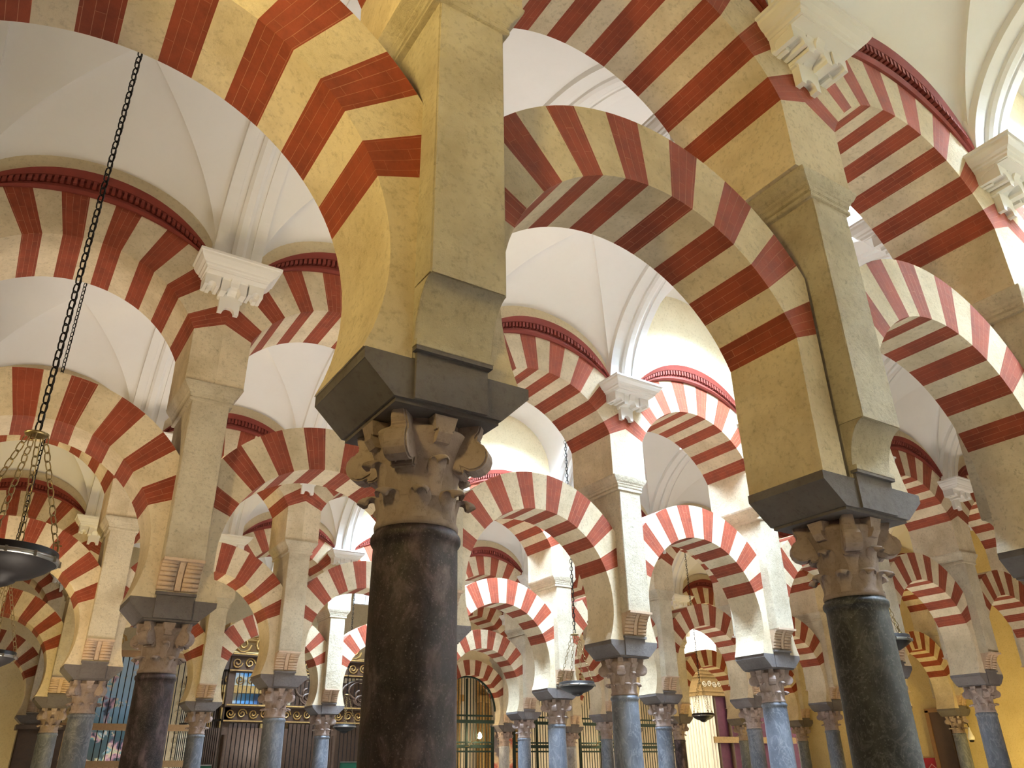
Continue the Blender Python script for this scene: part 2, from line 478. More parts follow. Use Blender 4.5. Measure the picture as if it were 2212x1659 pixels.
def volute_mesh():
    poly = [(0.165,0.27),(0.20,0.245),(0.235,0.245)]
    for k in range(9):
        a = radians(-130 + 200*k/8); poly.append((0.272 + 0.072*cos(a), 0.330 + 0.072*sin(a)))
    poly += [(0.285,0.425),(0.300,0.45),(0.310,0.50),(0.20,0.50),(0.185,0.40)]
    mb = MB(); mb.prism(poly, 'y', -0.056, 0.056, xf=lambda q: (q[0], q[1]*(1.0 if q[2] < 0.36 else max(0.55, 1 - (q[2] - 0.36)*4.2)), q[2]))
    return mb.mesh('volute', [M_CAP], 0.0003, bevel=0.008)
VOLUTE = volute_mesh()
def fleuron_mesh():
    mb = MB(); mb.frustum((0.19,0.255,-0.045,0.045),(0.19,0.268,-0.058,0.058),0.415,0.478)
    mb.prism([(0.2,0.36),(0.235,0.362),(0.262,0.40),(0.262,0.42),(0.2,0.42)], 'y', -0.035, 0.035)
    return mb.mesh('fleuron', [M_CAP], bevel=0.009)
FLEURON = fleuron_mesh()
def bell_mesh(full):
    mb = MB(); mb.lathe(BELL, 32)
    if full:
        for k in range(8):
            leaf(mb, k*pi/4 + pi/8, 0.03, 0.128, 0.062, 0.088)
            leaf(mb, k*pi/4, 0.13, 0.272, 0.058, 0.085)
    me = mb.mesh('capital', [M_CAP], 0.0003)
    return me
BELL_M, CAP_FULL = bell_mesh(False), bell_mesh(True)

def make_column(x, y, label, mat, detail, wide=False, group=None):
    t = tag(empty('column', (x, y, 0)), label, 'column', group)
    obj('base', BASE, t)
    obj('shaft', SHAFTS[mat], t, rz=random.uniform(0, 6))
    c = obj('capital', BELL_M if detail else CAP_FULL, t, (0, 0, H))
    if detail:
        for k in range(8):
            obj('acanthus_leaf', LEAF1, c, rz=k*pi/4 + pi/8); obj('acanthus_leaf', LEAF2, c, rz=k*pi/4)
    for k in range(4):
        obj('volute', VOLUTE, c, rz=k*pi/2 + pi/4); obj('fleuron', FLEURON, c, rz=k*pi/2)
    obj('impost', IMPOST_W if wide else IMPOST, t, (0, 0, H))
    return t
def make_pier(x, y, label, rolls):
    t = tag(obj('pier', PIER, None, (x, y, H)), label, 'pier')
    obj('cap_moulding', CAPM, t)
    for k in (0, 1): obj('roll_corbel' if rolls else 'corbel', MOD_R if rolls else MOD_S, t, rz=k*pi)
    return t

# ------------------------------------------------------------------ white corbel and ribs of the vault
def white_corbel_mesh():
    """front faces -y, wall plane at y=0"""
    mb = MB()
    def bracket(xc, w, zb, d0, d1, ztop=4.43):
        h = ztop - zb
        prof = [(0, zb), (-d0, zb), (-d0, zb + h*0.36)]
        for k in range(5):          # concave sweep
            a = pi/2*k/4; prof.append((-d0 - (d1 - d0)*0.45*(1 - cos(a)), zb + h*0.36 + h*0.26*sin(a)))
        yb = d0 + (d1 - d0)*0.45
        prof.append((-yb - 0.03, zb + h*0.62))
        for k in range(1, 5):
            a = pi/2*k/4; prof.append((-yb - 0.03 - (d1 - yb - 0.03)*(1 - cos(a)), zb + h*0.62 + h*0.36*sin(a)))
        prof += [(-d1, ztop), (0, ztop)]
        mb.prism(prof, 'x', xc - w/2, xc + w/2)
    def notch(xc, w, z0, d, hh):
        """plate with a round bite out of its lower edge"""
        q = [(xc - w/2, z0)]
        rr = w*0.28
        for k in range(9):
            a = pi - pi*k/8; q.append((xc + rr*cos(a), z0 + rr*sin(a)*1.1))
        q += [(xc + w/2, z0), (xc + w/2, z0 + hh), (xc - w/2, z0 + hh)]
        mb.prism(q, 'y', -d, 0)
    bracket(0, 0.10, 4.09, 0.07, 0.33)
    for s in (-1, 1):
        bracket(s*0.10, 0.09, 4.20, 0.06, 0.31); bracket(s*0.30, 0.10, 4.26, 0.05, 0.30)
        notch(s*0.20, 0.19, 4.245, 0.104, 0.20)
        notch(s*0.255, 0.175, 4.252, 0.222, 0.16)
    notch(0, 0.24, 4.02, 0.075, 0.26)
    notch(0, 0.30, 4.22, 0.21, 0.20)
    prof = [(0.0, 4.40), (0.335, 4.40), (0.345, 4.425), (0.365, 4.435), (0.37, 4.455), (0.40, 4.475), (0.43, 4.52), (0.435, 4.55), (0.455, 4.555), (0.455, 4.585), (0.0, 4.585)]
    mb.box(-0.335, 0.335, -0.325, 0, 4.392, 4.412)
    # mitred slab: front and two sides
    P = []
    for c in ('l', 'fl', 'fr', 'r'):
        row = []
        for d, z in prof:
            hx = 0.36 + (d - 0.335 if d > 0.3 else -0.02)
            if c == 'l': row.append((-hx, 0, z))
            elif c == 'fl': row.append((-hx, -d, z))
            elif c == 'fr': row.append((hx, -d, z))
            else: row.append((hx, 0, z))
        P.append(row)
    mb.grid(P, 0, False)
    return mb.mesh('corbel', [M_WHITE], 0.0003)
WCORB = white_corbel_mesh()

VH0, VRISE, NH = 4.50, 2.05, 2.525      # vault springing, rise, half span
def barrel(dy): return VH0 + VRISE*sqrt(max(0.0, 1 - (dy/NH)**2))
def rib_mesh():
    mb = MB()
    sec = [(-0.30,-0.05),(-0.29,0.075),(-0.155,0.085),(-0.15,0.06),(-0.085,0.06),(-0.08,0.10),(-0.04,0.125),(0.04,0.125),(0.08,0.10),(0.085,0.06),(0.15,0.06),(0.155,0.085),(0.29,0.075),(0.30,-0.05)]
    P = []
    n = 44
    for i in range(n + 1):
        a = pi*i/n; y, z = -NH*cos(a), VH0 + VRISE*sin(a)
        ny, nz = cos(a)*VRISE, -sin(a)*NH; L = math.hypot(ny, nz); ny /= L; nz /= L
        P.append([(x, y + ny*d, z + nz*d) for x, d in sec])
    mb.grid(P, 0, False)
    for row in (P[0], P[-1]): mb.face(row)
    # stilts down to the corbel top
    return mb.mesh('trim', [M_WHITE], 0.0003)
RIB = rib_mesh()

LUN_HW, LUN_D, LUN_C0 = 1.34, 1.38, 5.57
def vault_mesh():
    """one bay of ordinary vault with a pointed lunette over each arch; x in [-S/2,S/2], y in [-NH,NH]"""
    mb = MB()
    CA = barrel(NH - LUN_D)
    def crown(d): return LUN_C0 + (CA - LUN_C0)*(1 - (1 - d/LUN_D)**1.75)
    for sg in (-1, 1):
        L = []
        for k in range(25):                         # rows from the wall to the point
            d = LUN_D*k/24; w = LUN_HW*(1 - d/LUN_D); b = barrel(NH - d); c = crown(d); row = []
            for u in range(33):
                a = pi*u/32; x = -w*cos(a)
                row.append((x, sg*(NH - d), b + (c - b)*sin(a)**0.9))
            L.append(row)
        mb.grid(L, 0, True)
        xs = [-S/2] + [-LUN_HW + 2*LUN_HW*i/40 for i in range(41)] + [S/2]
        B = []
        for x in xs:
            d = LUN_D*max(0.0, 1 - abs(x)/LUN_HW); y0 = NH - d; a0 = math.acos(max(-1, min(1, y0/NH)))
            B.append([(x, sg*NH*cos(a0 + (pi/2 - a0)*j/24), VH0 + VRISE*sin(a0 + (pi/2 - a0)*j/24)) for j in range(25)])
        mb.grid(B, 0, True)
    return mb.mesh('ceiling', [M_WHITE], 0.0, recalc=False)
VAULT = vault_mesh()

SKY_HW, SKY_ZS, OX, OY = 1.27, 5.55, 0.80, 1.25
def skybay_mesh():
    """bay whose tall wall arches run up into the crown, with an open roof light at the top"""
    mb = MB(); R = SKY_HW
    xs = [-R + (R - OX)*i/10 for i in range(10)] + [-OX + 2*OX*i/16 for i in range(17)] + [OX + (R - OX)*(i + 1)/10 for i in range(10)]
    def cross(x): return SKY_ZS + sqrt(max(0, R*R - x*x))
    for sg in (-1, 1):
        L, B, L2 = [], [], []
        for x in xs:
            c = cross(x)
            u = (c - VH0)/VRISE
            y0 = NH*sqrt(max(0, 1 - u*u)) if u < 1 else 0.0
            if abs(x) <= OX + 1e-6:
                L2.append([(x, sg*(NH - (NH - OY)*j/10), c) for j in range(11)])
            if abs(x) >= OX - 1e-6:
                L.append([(x, sg*(NH - (NH - y0)*j/10), c) for j in range(11)])
                a0 = math.acos(min(1, y0/NH))
                B.append([(x, sg*NH*cos(a0 + (pi/2 - a0)*j/12), VH0 + VRISE*sin(a0 + (pi/2 - a0)*j/12)) for j in range(13)])
        h = len(L)//2
        for part in (L[:h], L[h:]): mb.grid(part, 0, True)
        for part in (B[:h], B[h:]): mb.grid(part, 0, True)
        mb.grid(L2, 0, True)
    zt = 8.1
    n = 24
    for s in (-1, 1):
        P, Q = [], []
        zo = cross(OX)
        P = [[(s*OX, -OY + 2*OY*j/n, min(zo, 99)), (s*OX, -OY + 2*OY*j/n, zt)] for j in range(n + 1)]
        mb.grid(P, 0, False)
        Q = [[(-OX + 2*OX*j/16, s*OY, cross(-OX + 2*OX*j/16)), (-OX + 2*OX*j/16, s*OY, zt)] for j in range(17)]
        mb.grid(Q, 0, False)
        # jambs of the tall arches and the strips of nave barrel beside the ribs
        P, J = [], []
        for j in range(61):
            a = pi*j/60; y = -NH*cos(a); z = VH0 + VRISE*sin(a)
            P.append([(s*R, y, z), (s*S/2, y, z)])
            J.append([(s*R, y, min(z, SKY_ZS)), (s*R, y, SKY_ZS)])
        mb.grid(P, 0, True); mb.grid(J, 0, False)
    return mb.mesh('ceiling', [M_WHITE], 0.0, recalc=False)
SKYBAY = skybay_mesh()

def bars_mesh(name, w, z0, z1, n, r, rails, mat, arch=None):
    """upright bars with flat rails; arch=(radius, centre z) cuts the tops to a round head"""
    mb = MB()
    for k in range(n):
        x = -w/2 + w*(k + 0.5)/n; zt = z1
        if arch: 
            q = arch[0]**2 - x*x
            if q <= 0: continue
            zt = arch[1] + sqrt(q)
        if zt <= z0: continue
        mb.tube([(x, 0, z0), (x, 0, zt)], r, 6)
    for z in rails: mb.box(-w/2, w/2, -r*1.6, r*1.6, z - 0.03, z + 0.03)
    return mb.mesh(name, [mat])

# ================================================================== BUILD
RANGES = {0: (-1, 3), 1: (-1, 7), 2: (-1, 8), 3: (-1, 8)}         # first and last column of each arcade
SKYCOL = 2                                                        # bay that carries the roof lights
def px(j, i): return ROWX[j] + S*i + (0.038 if (j, i) == (0, 1) else 0)
NAME = {
 (0,-1): 'the front-row column outside the view', (0,0): 'the big mottled column',
 (0,1): 'the dark veined column', (0,2): 'the front-row column after the dark veined one', (0,3): 'the last front-row column',
 (1,-1): 'the second-row column outside the view', (1,0): 'the purple column',
 (1,1): 'the second-row column hidden behind the big mottled shaft',
 (1,2): 'the second-row column next after the big mottled shaft', (1,3): 'the second-row column next before the dark veined shaft',
 (1,4): 'the second-row column hidden behind the dark veined shaft', (1,5): 'the second-row column before the yellow wall',
 (1,6): 'the last but one second-row column', (1,7): 'the last second-row column',
 (2,-1): 'the third-row column outside the view', (2,0): 'the blue column beside the barred painting',
 (2,1): 'the third-row column before the carved screen', (2,2): 'the third-row column hidden behind the big mottled shaft',
 (2,3): 'the third-row column behind the middle bowl lamp', (2,4): 'the third-row column between middle lamp and choir',
 (2,5): 'the third-row column after the choir', (2,6): 'the third-row column close against the dark veined shaft',
 (2,7): 'the third-row column hidden behind the dark veined shaft', (2,8): 'the half column with the white flask light',
 (3,-1): 'the fourth-row column outside the view', (3,0): 'the far blue column beside the cupboard',
 (3,1): 'the fourth-row column before the screen return', (3,2): 'the fourth-row column beside the screen lamp',
 (3,3): 'the fourth-row column hidden behind the big mottled shaft', (3,4): 'the fourth-row column beside the round-headed grille',
 (3,5): 'the fourth-row column beside the lit lantern', (3,6): 'the fourth-row column before the fluted choir flank',
 (3,7): 'the fourth-row column before the choir panels', (3,8): 'the last fourth-row column by the end wall',
 (4,-1): 'the back-row column outside the view', (4,0): 'the back-row column behind the cupboard',
 (4,4): 'the back-row column hidden behind the big mottled shaft', (4,5): 'the slim pale column beside the round-headed grille',
 (4,6): 'the pale back-row column between two grilles', (4,7): 'the back-row column behind a second-row shaft'}
ROWN = ['front row', 'second row', 'third row', 'fourth row', 'back row']
SHAFTMAT = {(0,0):0, (0,1):1, (1,0):0, (1,1):0, (4,5):3, (4,6):3, (3,4):2, (3,6):0, (2,4):2}
LOOK = ['mottled purple-brown marble column', 'dark veined marble column', 'blue-grey marble column', 'pale veined marble column']
def col_label(j, i, m):
    n = NAME[(j, i)].replace('the ', '', 1)
    lab = {(0,0): 'biggest column, dark mottled purple-brown marble with a leafy capital',
           (0,1): 'second biggest column, dark marble with pale veins and a broad impost',
           (1,0): 'dark purple marble column beside the barred painting',
           (2,0): 'blue-grey marble column between the barred painting and the far blue column',
           (1,5): 'blue-grey second-row marble column before the yellow wall'}.get((j, i))
    return lab or (LOOK[m] + ', ' + n)
ARCHES = {j: list(range(-1, RANGES[j][1] + (0 if j == 0 else 0))) for j in range(4)}
ARCHES[4] = [-1, 4, 5, 6]
COLS = {j: list(range(RANGES[j][0], RANGES[j][1] + 1)) for j in range(4)}
COLS[4] = [-1, 0, 4, 5, 6, 7]
random.seed(3)
for j in range(5):
    for i in COLS[j]:
        x, y = px(j, i), ROWY[j]
        mt = SHAFTMAT.get((j, i), 2); nm = NAME[(j, i)]
        make_column(x, y, col_label(j, i, mt), mt, j < 2, wide=(j, i) == (0, 1), group='marble columns of the ' + ROWN[j])
        tag(make_pier(x, y, ('smooth' if j == 0 else 'plastered') + ' square pier above ' + nm, j > 0), group='piers of the ' + ROWN[j])
        for sgn in ((-1, 1) if j < 4 else (-1,)):
            tag(obj('corbel', WCORB, None, (x, y + sgn*0.483, H), 0 if sgn < 0 else pi),
                'white corbel ' + ('facing us' if sgn < 0 else 'facing away') + ' above ' + nm, 'corbel', 'white plaster corbels of the ' + ROWN[j])
    for i in ARCHES[j]:
        x = ROWX[j] + S*(i + 0.5); nm = NAME[(j, i)]
        if (j, i) == (0, 0): lo = place_arch('horseshoe_arch', LOWER_AB, (x - 0.045, ROWY[j], H))
        else: lo = place_arch('horseshoe_arch', LOWER[(i*3 + j) % 4], (x, ROWY[j], H), pi*((i + j) % 2))
        tag(lo, 'lower striped horseshoe arch rising rightward from ' + nm, 'arch', 'lower arches of the ' + ROWN[j])
        up = place_arch('round_arch', UPPER[(i + 2*j) % 4], (x, ROWY[j], H), pi*((i + j) % 2))
        tag(up, 'upper striped round arch rising rightward from ' + nm, 'arch', 'upper arches of the ' + ROWN[j])
        obj('dentil_cornice', CORNICE, up)

def wall_row(j):
    mb = MB()
    for i in ARCHES[j]:
        xc = ROWX[j] + S*(i + 0.5); n = 24
        top = 8.0 if i == SKYCOL else 6.9
        def zl(k): return ZO_L + sqrt(R_L**2 - (-S/2 + S*k/n)**2)
        for s in (-1, 1):
            mb.grid([[(xc - S/2 + S*k/n, s*0.482, zl(k)), (xc - S/2 + S*k/n, s*0.482, top)] for k in range(n + 1)], 0, False)
        mb.grid([[(xc - S/2 + S*k/n, -0.482, zl(k)), (xc - S/2 + S*k/n, 0.482, zl(k))] for k in range(n + 1)], 0, False)
        mb.face([(xc - S/2, -0.482, top), (xc + S/2, -0.482, top), (xc + S/2, 0.482, top), (xc - S/2, 0.482, top)])
    return mb.mesh('wall', [M_CREAMW], 0.001)
for j, nm in enumerate(('wall_near', 'wall_second', 'wall_third', 'wall_fourth', 'wall_far')):
    struct(nm, wall_row(j), (0, ROWY[j], H))

# vaults and ribs: nave k lies between row k-1 and row k
NAVE_Y = [-2.998, 2.998, 8.99, 15.02, 21.07]
NAVE_R = [(-1, 3), (-1, 8), (-1, 8), (-1, 8), (-1, 9)]
tn = 0
for k, yc in enumerate(NAVE_Y):
    ox = ROWX[min(k, 4)]
    for i in range(NAVE_R[k][0], NAVE_R[k][1]):
        struct('ceiling', SKYBAY if i == SKYCOL else VAULT, (ox + S*(i + 0.5), yc, H))
    for i in range(NAVE_R[k][0], NAVE_R[k][1] + 1):
        tn += 1
        struct('trim_%d' % tn, RIB, (ox + S*i, yc, H))

def slab(name, x0, x1, y0, y1, z0, z1, mat):
    mb = MB(); mb.box(x0, x1, y0, y1, z0, z1); return struct(name, mb.mesh(name, [mat]))
ZR_ = H + 8.15
slab('floor', -7, 46, -7, 40, -0.1, 0, M_FLOOR)
slab('wall_rear', -5, 26, -6.4, -5.5, 0, ZR_, M_CREAMW)  # unseen rear, left and nave-end walls, added to keep sky light out
slab('wall_left', -5.0, -4.4, -7, 28.2, 0, ZR_, M_CREAMW)
slab('wall_nave_end', 9.6, 10.2, -5.5, 0.3, 0, ZR_, M_CREAMW)
slab('wall_end', 25.35, 25.8, -5.6, 18.6, 0, ZR_, M_YWALL)
slab('wall_chapel', -4.6, 24.8, 27.6, 28.0, 0, ZR_, M_CREAMW)
slab('wall_chapel_side', 24.6, 25.0, 24.6, 28.0, 0, ZR_, M_CREAMW)
mb = MB()
mb.box(-4.6, 24.8, 24.3, 28, 9.2, 9.5); struct('ceiling', mb.mesh('ceiling', [M_WHITE]))
ZR = H + 8.1
sx = [ROWX[min(k, 4)] + S*2.5 for k in range(5)]
edges = [-5.6]
for k in range(5): edges += [NAVE_Y[k] - OY, NAVE_Y[k] + OY]
edges.append(28.2)
for k in range(0, len(edges), 2): slab('ceiling', -5.2, 25.9, edges[k], edges[k+1], ZR, ZR + 0.2, M_WHITE)  # flat roof slabs added over the vaults to stop sky leaks
for k in range(5):
    slab('ceiling', -5.2, sx[k] - OX, NAVE_Y[k] - OY, NAVE_Y[k] + OY, ZR, ZR + 0.2, M_WHITE)
    slab('ceiling', sx[k] + OX, 25.9, NAVE_Y[k] - OY, NAVE_Y[k] + OY, ZR, ZR + 0.2, M_WHITE)
slab('ceiling', 25.9, 46, 18, 40, 16, 16.3, M_WHITE)  # roof added over the cathedral to hold back the open sky
slab('ceiling', 20.4, 25.9, 28, 40, 16, 16.3, M_WHITE)
slab('wall_gable', 25.6, 46, 17.8, 18.4, 0, 16.2, M_CREAMW)
slab('wall_gable_upper', 20.4, 25.9, 28.0, 28.2, ZR, 16.2, M_CREAMW)
slab('wall_gable_side', 25.7, 25.9, 18, 28.2, ZR, 16.2, M_CREAMW)
slab('wall_cathedral_west', 24.4, 24.6, 28, 40, 0, 16.2, M_CREAMW)
slab('wall_cathedral', 20.4, 46, 39, 39.5, 0, 16, M_WHITE)
slab('wall_cathedral_end', 45.5, 46, 18, 39, 0, 16, M_WHITE)

# ------------------------------------------------------------------ hanging lamps
def link_chain(mb, p0, p1, L=0.075, w=0.022, r=0.0045):
    p0, p1 = Vector(p0), Vector(p1); d = p1 - p0; n = max(2, round(d.length/(L*0.86))); d.normalize()
    a = d.orthogonal().normalized(); b = d.cross(a)
    for k in range(n):
        c = p0 + (p1 - p0)*((k + 0.5)/n); s = a if k % 2 else b; hl = L/2 - w
        ring = []
        for q in range(10):
            t = 2*pi*q/10; ring.append(c + s*(w*cos(t)) + d*(w*sin(t) + (hl if sin(t) > 0.01 else -hl if sin(t) < -0.01 else 0)))
        mb.tube(ring, r, 5, closed=True)
RZ, CZ = 0.40, 1.28
def bowl_mesh():
    mb = MB()
    mb.lathe([(0,RZ-0.19),(0.03,RZ-0.19),(0.06,RZ-0.178),(0.10,RZ-0.155),(0.105,RZ-0.14),(0.19,RZ-0.115),(0.27,RZ-0.07),(0.315,RZ-0.025),(0.322,RZ-0.005),(0.318,RZ+0.0),(0.318,RZ+0.045),(0.31,RZ+0.05),(0.302,RZ+0.045),(0.300,RZ-0.01),(0.2,RZ-0.09),(0,RZ-0.13)], 40)
    return mb.mesh('bowl', [M_IRON], 0.0003)
def band_mesh():
    mb = MB(); mb.lathe([(0.316,RZ-0.030),(0.330,RZ-0.026),(0.334,RZ-0.012),(0.330,RZ+0.002),(0.318,RZ+0.004)], 40)
    for k in range(12):
        a = 2*pi*k/12; c = Vector((0.333*cos(a), 0.333*sin(a), RZ-0.012))
        mb.box(c.x-0.008, c.x+0.008, c.y-0.008, c.y+0.008, RZ-0.032, RZ+0.006)
    return mb.mesh('band', [M_SILVER], 0.0002)
BOWL, BAND = bowl_mesh(), band_mesh()
mb = MB(); mb.lathe([(0,CZ-0.005),(0.03,CZ-0.02),(0.075,CZ-0.012),(0.08,CZ),(0.05,CZ+0.012),(0,CZ+0.02)], 24)
COLLAR = mb.mesh('collar', [M_BRASS], 0.0003)
SUSP = []
for k in range(4):
    a = pi/4 + k*pi/2 + 0.5
    mb = MB(); link_chain(mb, (0.055*cos(a), 0.055*sin(a), CZ-0.01), (0.305*cos(a), 0.305*sin(a), RZ+0.05))
    mb.box(0.305*cos(a)-0.004, 0.305*cos(a)+0.004, 0.305*sin(a)-0.004, 0.305*sin(a)+0.004, RZ+0.02, RZ+0.13)
    mb.box(0.305*cos(a)-0.022, 0.305*cos(a)+0.022, 0.305*sin(a)-0.004, 0.305*sin(a)+0.004, RZ+0.09, RZ+0.10)
    SUSP.append(mb.mesh('suspension_chain', [M_BRASS]))
def main_chain(top):
    mb = MB(); link_chain(mb, (0, 0, CZ+0.02), (0, 0, top), 0.085, 0.026, 0.006)
    mb.tube([(0.012, 0, CZ), (0.012, 0, top)], 0.006, 6)
    return mb.mesh('main_chain', [M_IRON])
CH_N, CH_S = main_chain(VH0 + VRISE - 0.0), main_chain(8.0)
def lamp(x, y, dz, label, sky=False):
    t = tag(empty('hanging_lamp', (x, y, H + dz)), label, 'lamp', 'hanging bowl lamps of the naves')
    obj('bowl', BOWL, t); obj('band', BAND, t); obj('collar', COLLAR, t)
    for m in SUSP: obj('suspension_chain', m, t)
    obj('main_chain', CH_S if sky else CH_N, t)
    return t
lamp(-1.53, 3.0, -0.04, 'largest dark bowl lamp, hanging by a long chain before the striped arches')
lamp(7.72, 9.0, 0.07, 'dark bowl lamp hanging before the grilles between third-row columns', True)
lamp(16.9, 15.0, 0.13, 'small bowl lamp hanging in front of the white gilded choir')
lamp(8.15, 21.0, 0.0, 'small bowl lamp hanging before the carved screen beside the big mottled shaft', True)
lamp(8.0, 3.0, 0.07, 'bowl lamp half hidden behind the dark veined shaft', True)
lamp(-1.42, 9.0, 0.05, 'bowl lamp showing only its rim below the largest lamp')
# bars across each roof light carry the lamps that hang below it
for yc, xo in ((9.0, 7.72), (21.0, 8.15), (3.0, 8.0)):
    mb = MB(); mb.box(-0.03, 0.03, -1.26, 1.26, 7.98, 8.04)
    tn += 1; struct('trim_%d' % tn, mb.mesh('trim', [M_IRON]), (xo, yc, H))

# ------------------------------------------------------------------ grilles in the back row
def grille(i, label, arched):
    x = ROWX[4] + S*(i + 0.5); hw = 1.12 if arched else 1.34
    t = tag(empty('iron_grille', (x, ROWY[4] + 0.05, 0)), label, 'grille', 'iron grilles of the back row')
    obj('bars', bars_mesh('bars', 2*hw - 0.08, 0.05, H + 2.3, 17 if hw < 1.2 else 20, 0.016, [0.5, 2.45, 2.75, 3.65], M_GREENI, arch=(LR - 0.05, H + LZC) if arched else None), t)
    mb = MB()
    for xx in (-hw + 0.03, -0.03, hw - 0.03): mb.box(xx - 0.035, xx + 0.035, -0.035, 0.035, 0, H + (0.65 if abs(xx) > 0.5 else 2.3))
    for z in (2.62, 3.45): mb.box(-hw, hw, -0.045, 0.045, z - 0.055, z + 0.055)
    obj('frame', mb.mesh('frame', [M_GREENI]), t)
    if not arched: return t
    mb = MB(); pts = [((LR - 0.03)*cos(pi*k/24), 0, H + LZC + (LR - 0.03)*sin(pi*k/24)) for k in range(25)]
    mb.tube(pts, 0.035, 6); obj('head_hoop', mb.mesh('head_hoop', [M_GREENI]), t)
    return t
grille(4, 'round-headed dark iron grille under the smallest striped arch beside the big mottled shaft', True)
grille(5, 'green-black iron grille between the slim and the pale back columns', True)
grille(6, 'green-black iron grille behind the lit bracket lantern', True)
grille(7, 'wide green-black iron grille between a second-row shaft and the choir', False)

def board(name, x0, x1, z0, z1, y, mat, parent=None, t=0.04):
    mb = MB(); mb.box(x0, x1, y - t/2, y + t/2, z0, z1); return obj(name, mb.mesh(name, [mat]), parent)
def scrolls(mb, x0, x1, z, r, y, rad=0.012):
    n = max(1, int((x1 - x0)/(2.3*r)))
    for k in range(n):
        cx = x0 + (x1 - x0)*(k + 0.5)/n; sg = 1 if k % 2 else -1
        pts = [(cx + (r - r*0.8*q/16)*cos(q*0.62), y, z + sg*(r - r*0.8*q/16)*sin(q*0.62)) for q in range(17)]
        mb.tube(pts, rad, 5)
# altarpieces glowing behind the grilles
def altarpiece(x, label, picture, back=None):
    t = tag(empty('altarpiece', (x, 27.3, 0)), label, 'altarpiece')
    board('back_panel', -1.25, 1.25, 0.0, 5.6, 0.1, back or M_GILT, t, 0.1)
    pz = (1.6, 4.3) if back is None else (3.75, 5.35)
    board('painting', -0.55, 0.55, pz[0], pz[1], 0.02, picture, t, 0.06)
    mb = MB()
    for s in (-1, 1):
        for xx in (0.72, 1.08): mb.lathe([(0.09,1.2),(0.07,1.4),(0.075,3.2),(0.065,4.2),(0.10,4.4)], 12, 0, s*xx, -0.12)
    obj('columns', mb.mesh('columns', [M_GILT]), t)
    mb = MB(); mb.box(-1.3, 1.3, -0.25, 0.1, 4.4, 4.65); mb.box(-1.35, 1.35, -0.3, 0.1, 1.0, 1.2); scrolls(mb, -1.2, 1.2, 4.85, 0.16, -0.02, 0.025); scrolls(mb, -1.2, 1.2, 0.8, 0.14, -0.02, 0.025)
    obj('cornice', mb.mesh('cornice', [M_GILT]), t)
    return t
def picture_mat(name, cols, scale):
    m, nt, b = new_mat(name, 0.5); co = coords(nt)
    n = noise(nt, co, scale, 3, 0.5, 1.2)
    k = len(cols); c = ramp(nt, n, [(0.32 + 0.36*q/(k - 1), cc) for q, cc in enumerate(cols)])
    nt.links.new(c, b.inputs['Base Color']); return m
M_PIC = picture_mat('altar_picture', [(0.10,0.03,0.02),(0.40,0.10,0.06),(0.55,0.40,0.22),(0.12,0.10,0.10)], 1.6)
M_PIC2 = picture_mat('altar_picture_blue', [(0.05,0.10,0.25),(0.10,0.35,0.70),(0.55,0.55,0.45),(0.12,0.10,0.08)], 0.9)
altarpiece(14.4, 'gilded altarpiece with a reddish picture behind the round-headed grille', M_PIC)
altarpiece(17.7, 'gilded altarpiece behind the grille beside the pale back column', M_PIC)
altarpiece(6.8, 'gilded altarpiece with a blue picture behind the carved wooden screen', M_PIC2, M_WOOD)  # back panel darkened to give the chapel's dimness by colour

# carved screen of the chapel, left of the foreground shaft
scr = tag(empty('carved_screen', (0, 24.0, 0)), 'dark carved wooden screen with gilt rails and bars beside the big mottled shaft', 'screen')
sx0, sx1 = 5.35, 12.4
def carved_rail(name, z0, z1, parent, x0, x1, y=0.0):
    mb = MB(); mb.box(x0, x1, y - 0.10, y + 0.10, z0, z1); mb.box(x0 - 0.05, x1 + 0.05, y - 0.20, y + 0.14, z1, z1 + 0.10); mb.box(x0 - 0.02, x1 + 0.02, y - 0.15, y + 0.12, z0 - 0.08, z0)
    r = obj(name, mb.mesh(name, [M_WOOD]), parent)
    mb = MB(); scrolls(mb, x0, x1, (z0 + z1)/2, (z1 - z0)*0.42, y - 0.115, 0.022)
    mb.box(x0 - 0.03, x1 + 0.03, y - 0.17, y - 0.15, z0 - 0.05, z0 - 0.02); mb.box(x0, x1, y - 0.215, y - 0.19, z1 + 0.04, z1 + 0.08)
    obj('gilt_scrollwork', mb.mesh('gilt_scrollwork', [M_GILT]), r)
    return r
carved_rail('lower_rail', H + 0.70, H + 1.06, scr, sx0, sx1)
carved_rail('upper_rail', H + 2.18, H + 2.58, scr, sx0, sx1)
mb = MB()
for xx in (sx0 + 0.08, 7.15, 8.95, 10.75, sx1 - 0.08):
    mb.box(xx - 0.10, xx + 0.10, -0.10, 0.10, 0, H + 2.2)
    mb.lathe([(0.085,0.3),(0.06,0.5),(0.08,1.2),(0.055,2.2),(0.09,2.9)], 10, 0, xx, -0.16)
obj('posts', mb.mesh('posts', [M_WOOD]), scr)
for n_, (z0, z1) in (('lower_bars', (0.2, H + 0.66)), ('upper_bars', (H + 1.1, H + 2.15))):
    b_ = bars_mesh(n_, sx1 - sx0, z0, z1, 52, 0.014, [], M_IRON); obj(n_, b_, scr, ((sx0 + sx1)/2, 0, 0))
mb = MB()
for cx in (8.0, 9.85):                   # leafy scroll panels between the rails
    for sg in (-1, 1):
        pts = [(cx + sg*(0.72 - 0.036*q)*cos(q*0.42), -0.05, H + 1.62 + (0.46 - 0.022*q)*sin(q*0.42)) for q in range(18)]
        mb.tube(pts, 0.045, 6)
        pts = [(cx + sg*(0.30 - 0.014*q)*cos(-q*0.5), -0.09, H + 1.40 + (0.22 - 0.01*q)*sin(-q*0.5)) for q in range(18)]
        mb.tube(pts, 0.035, 6)
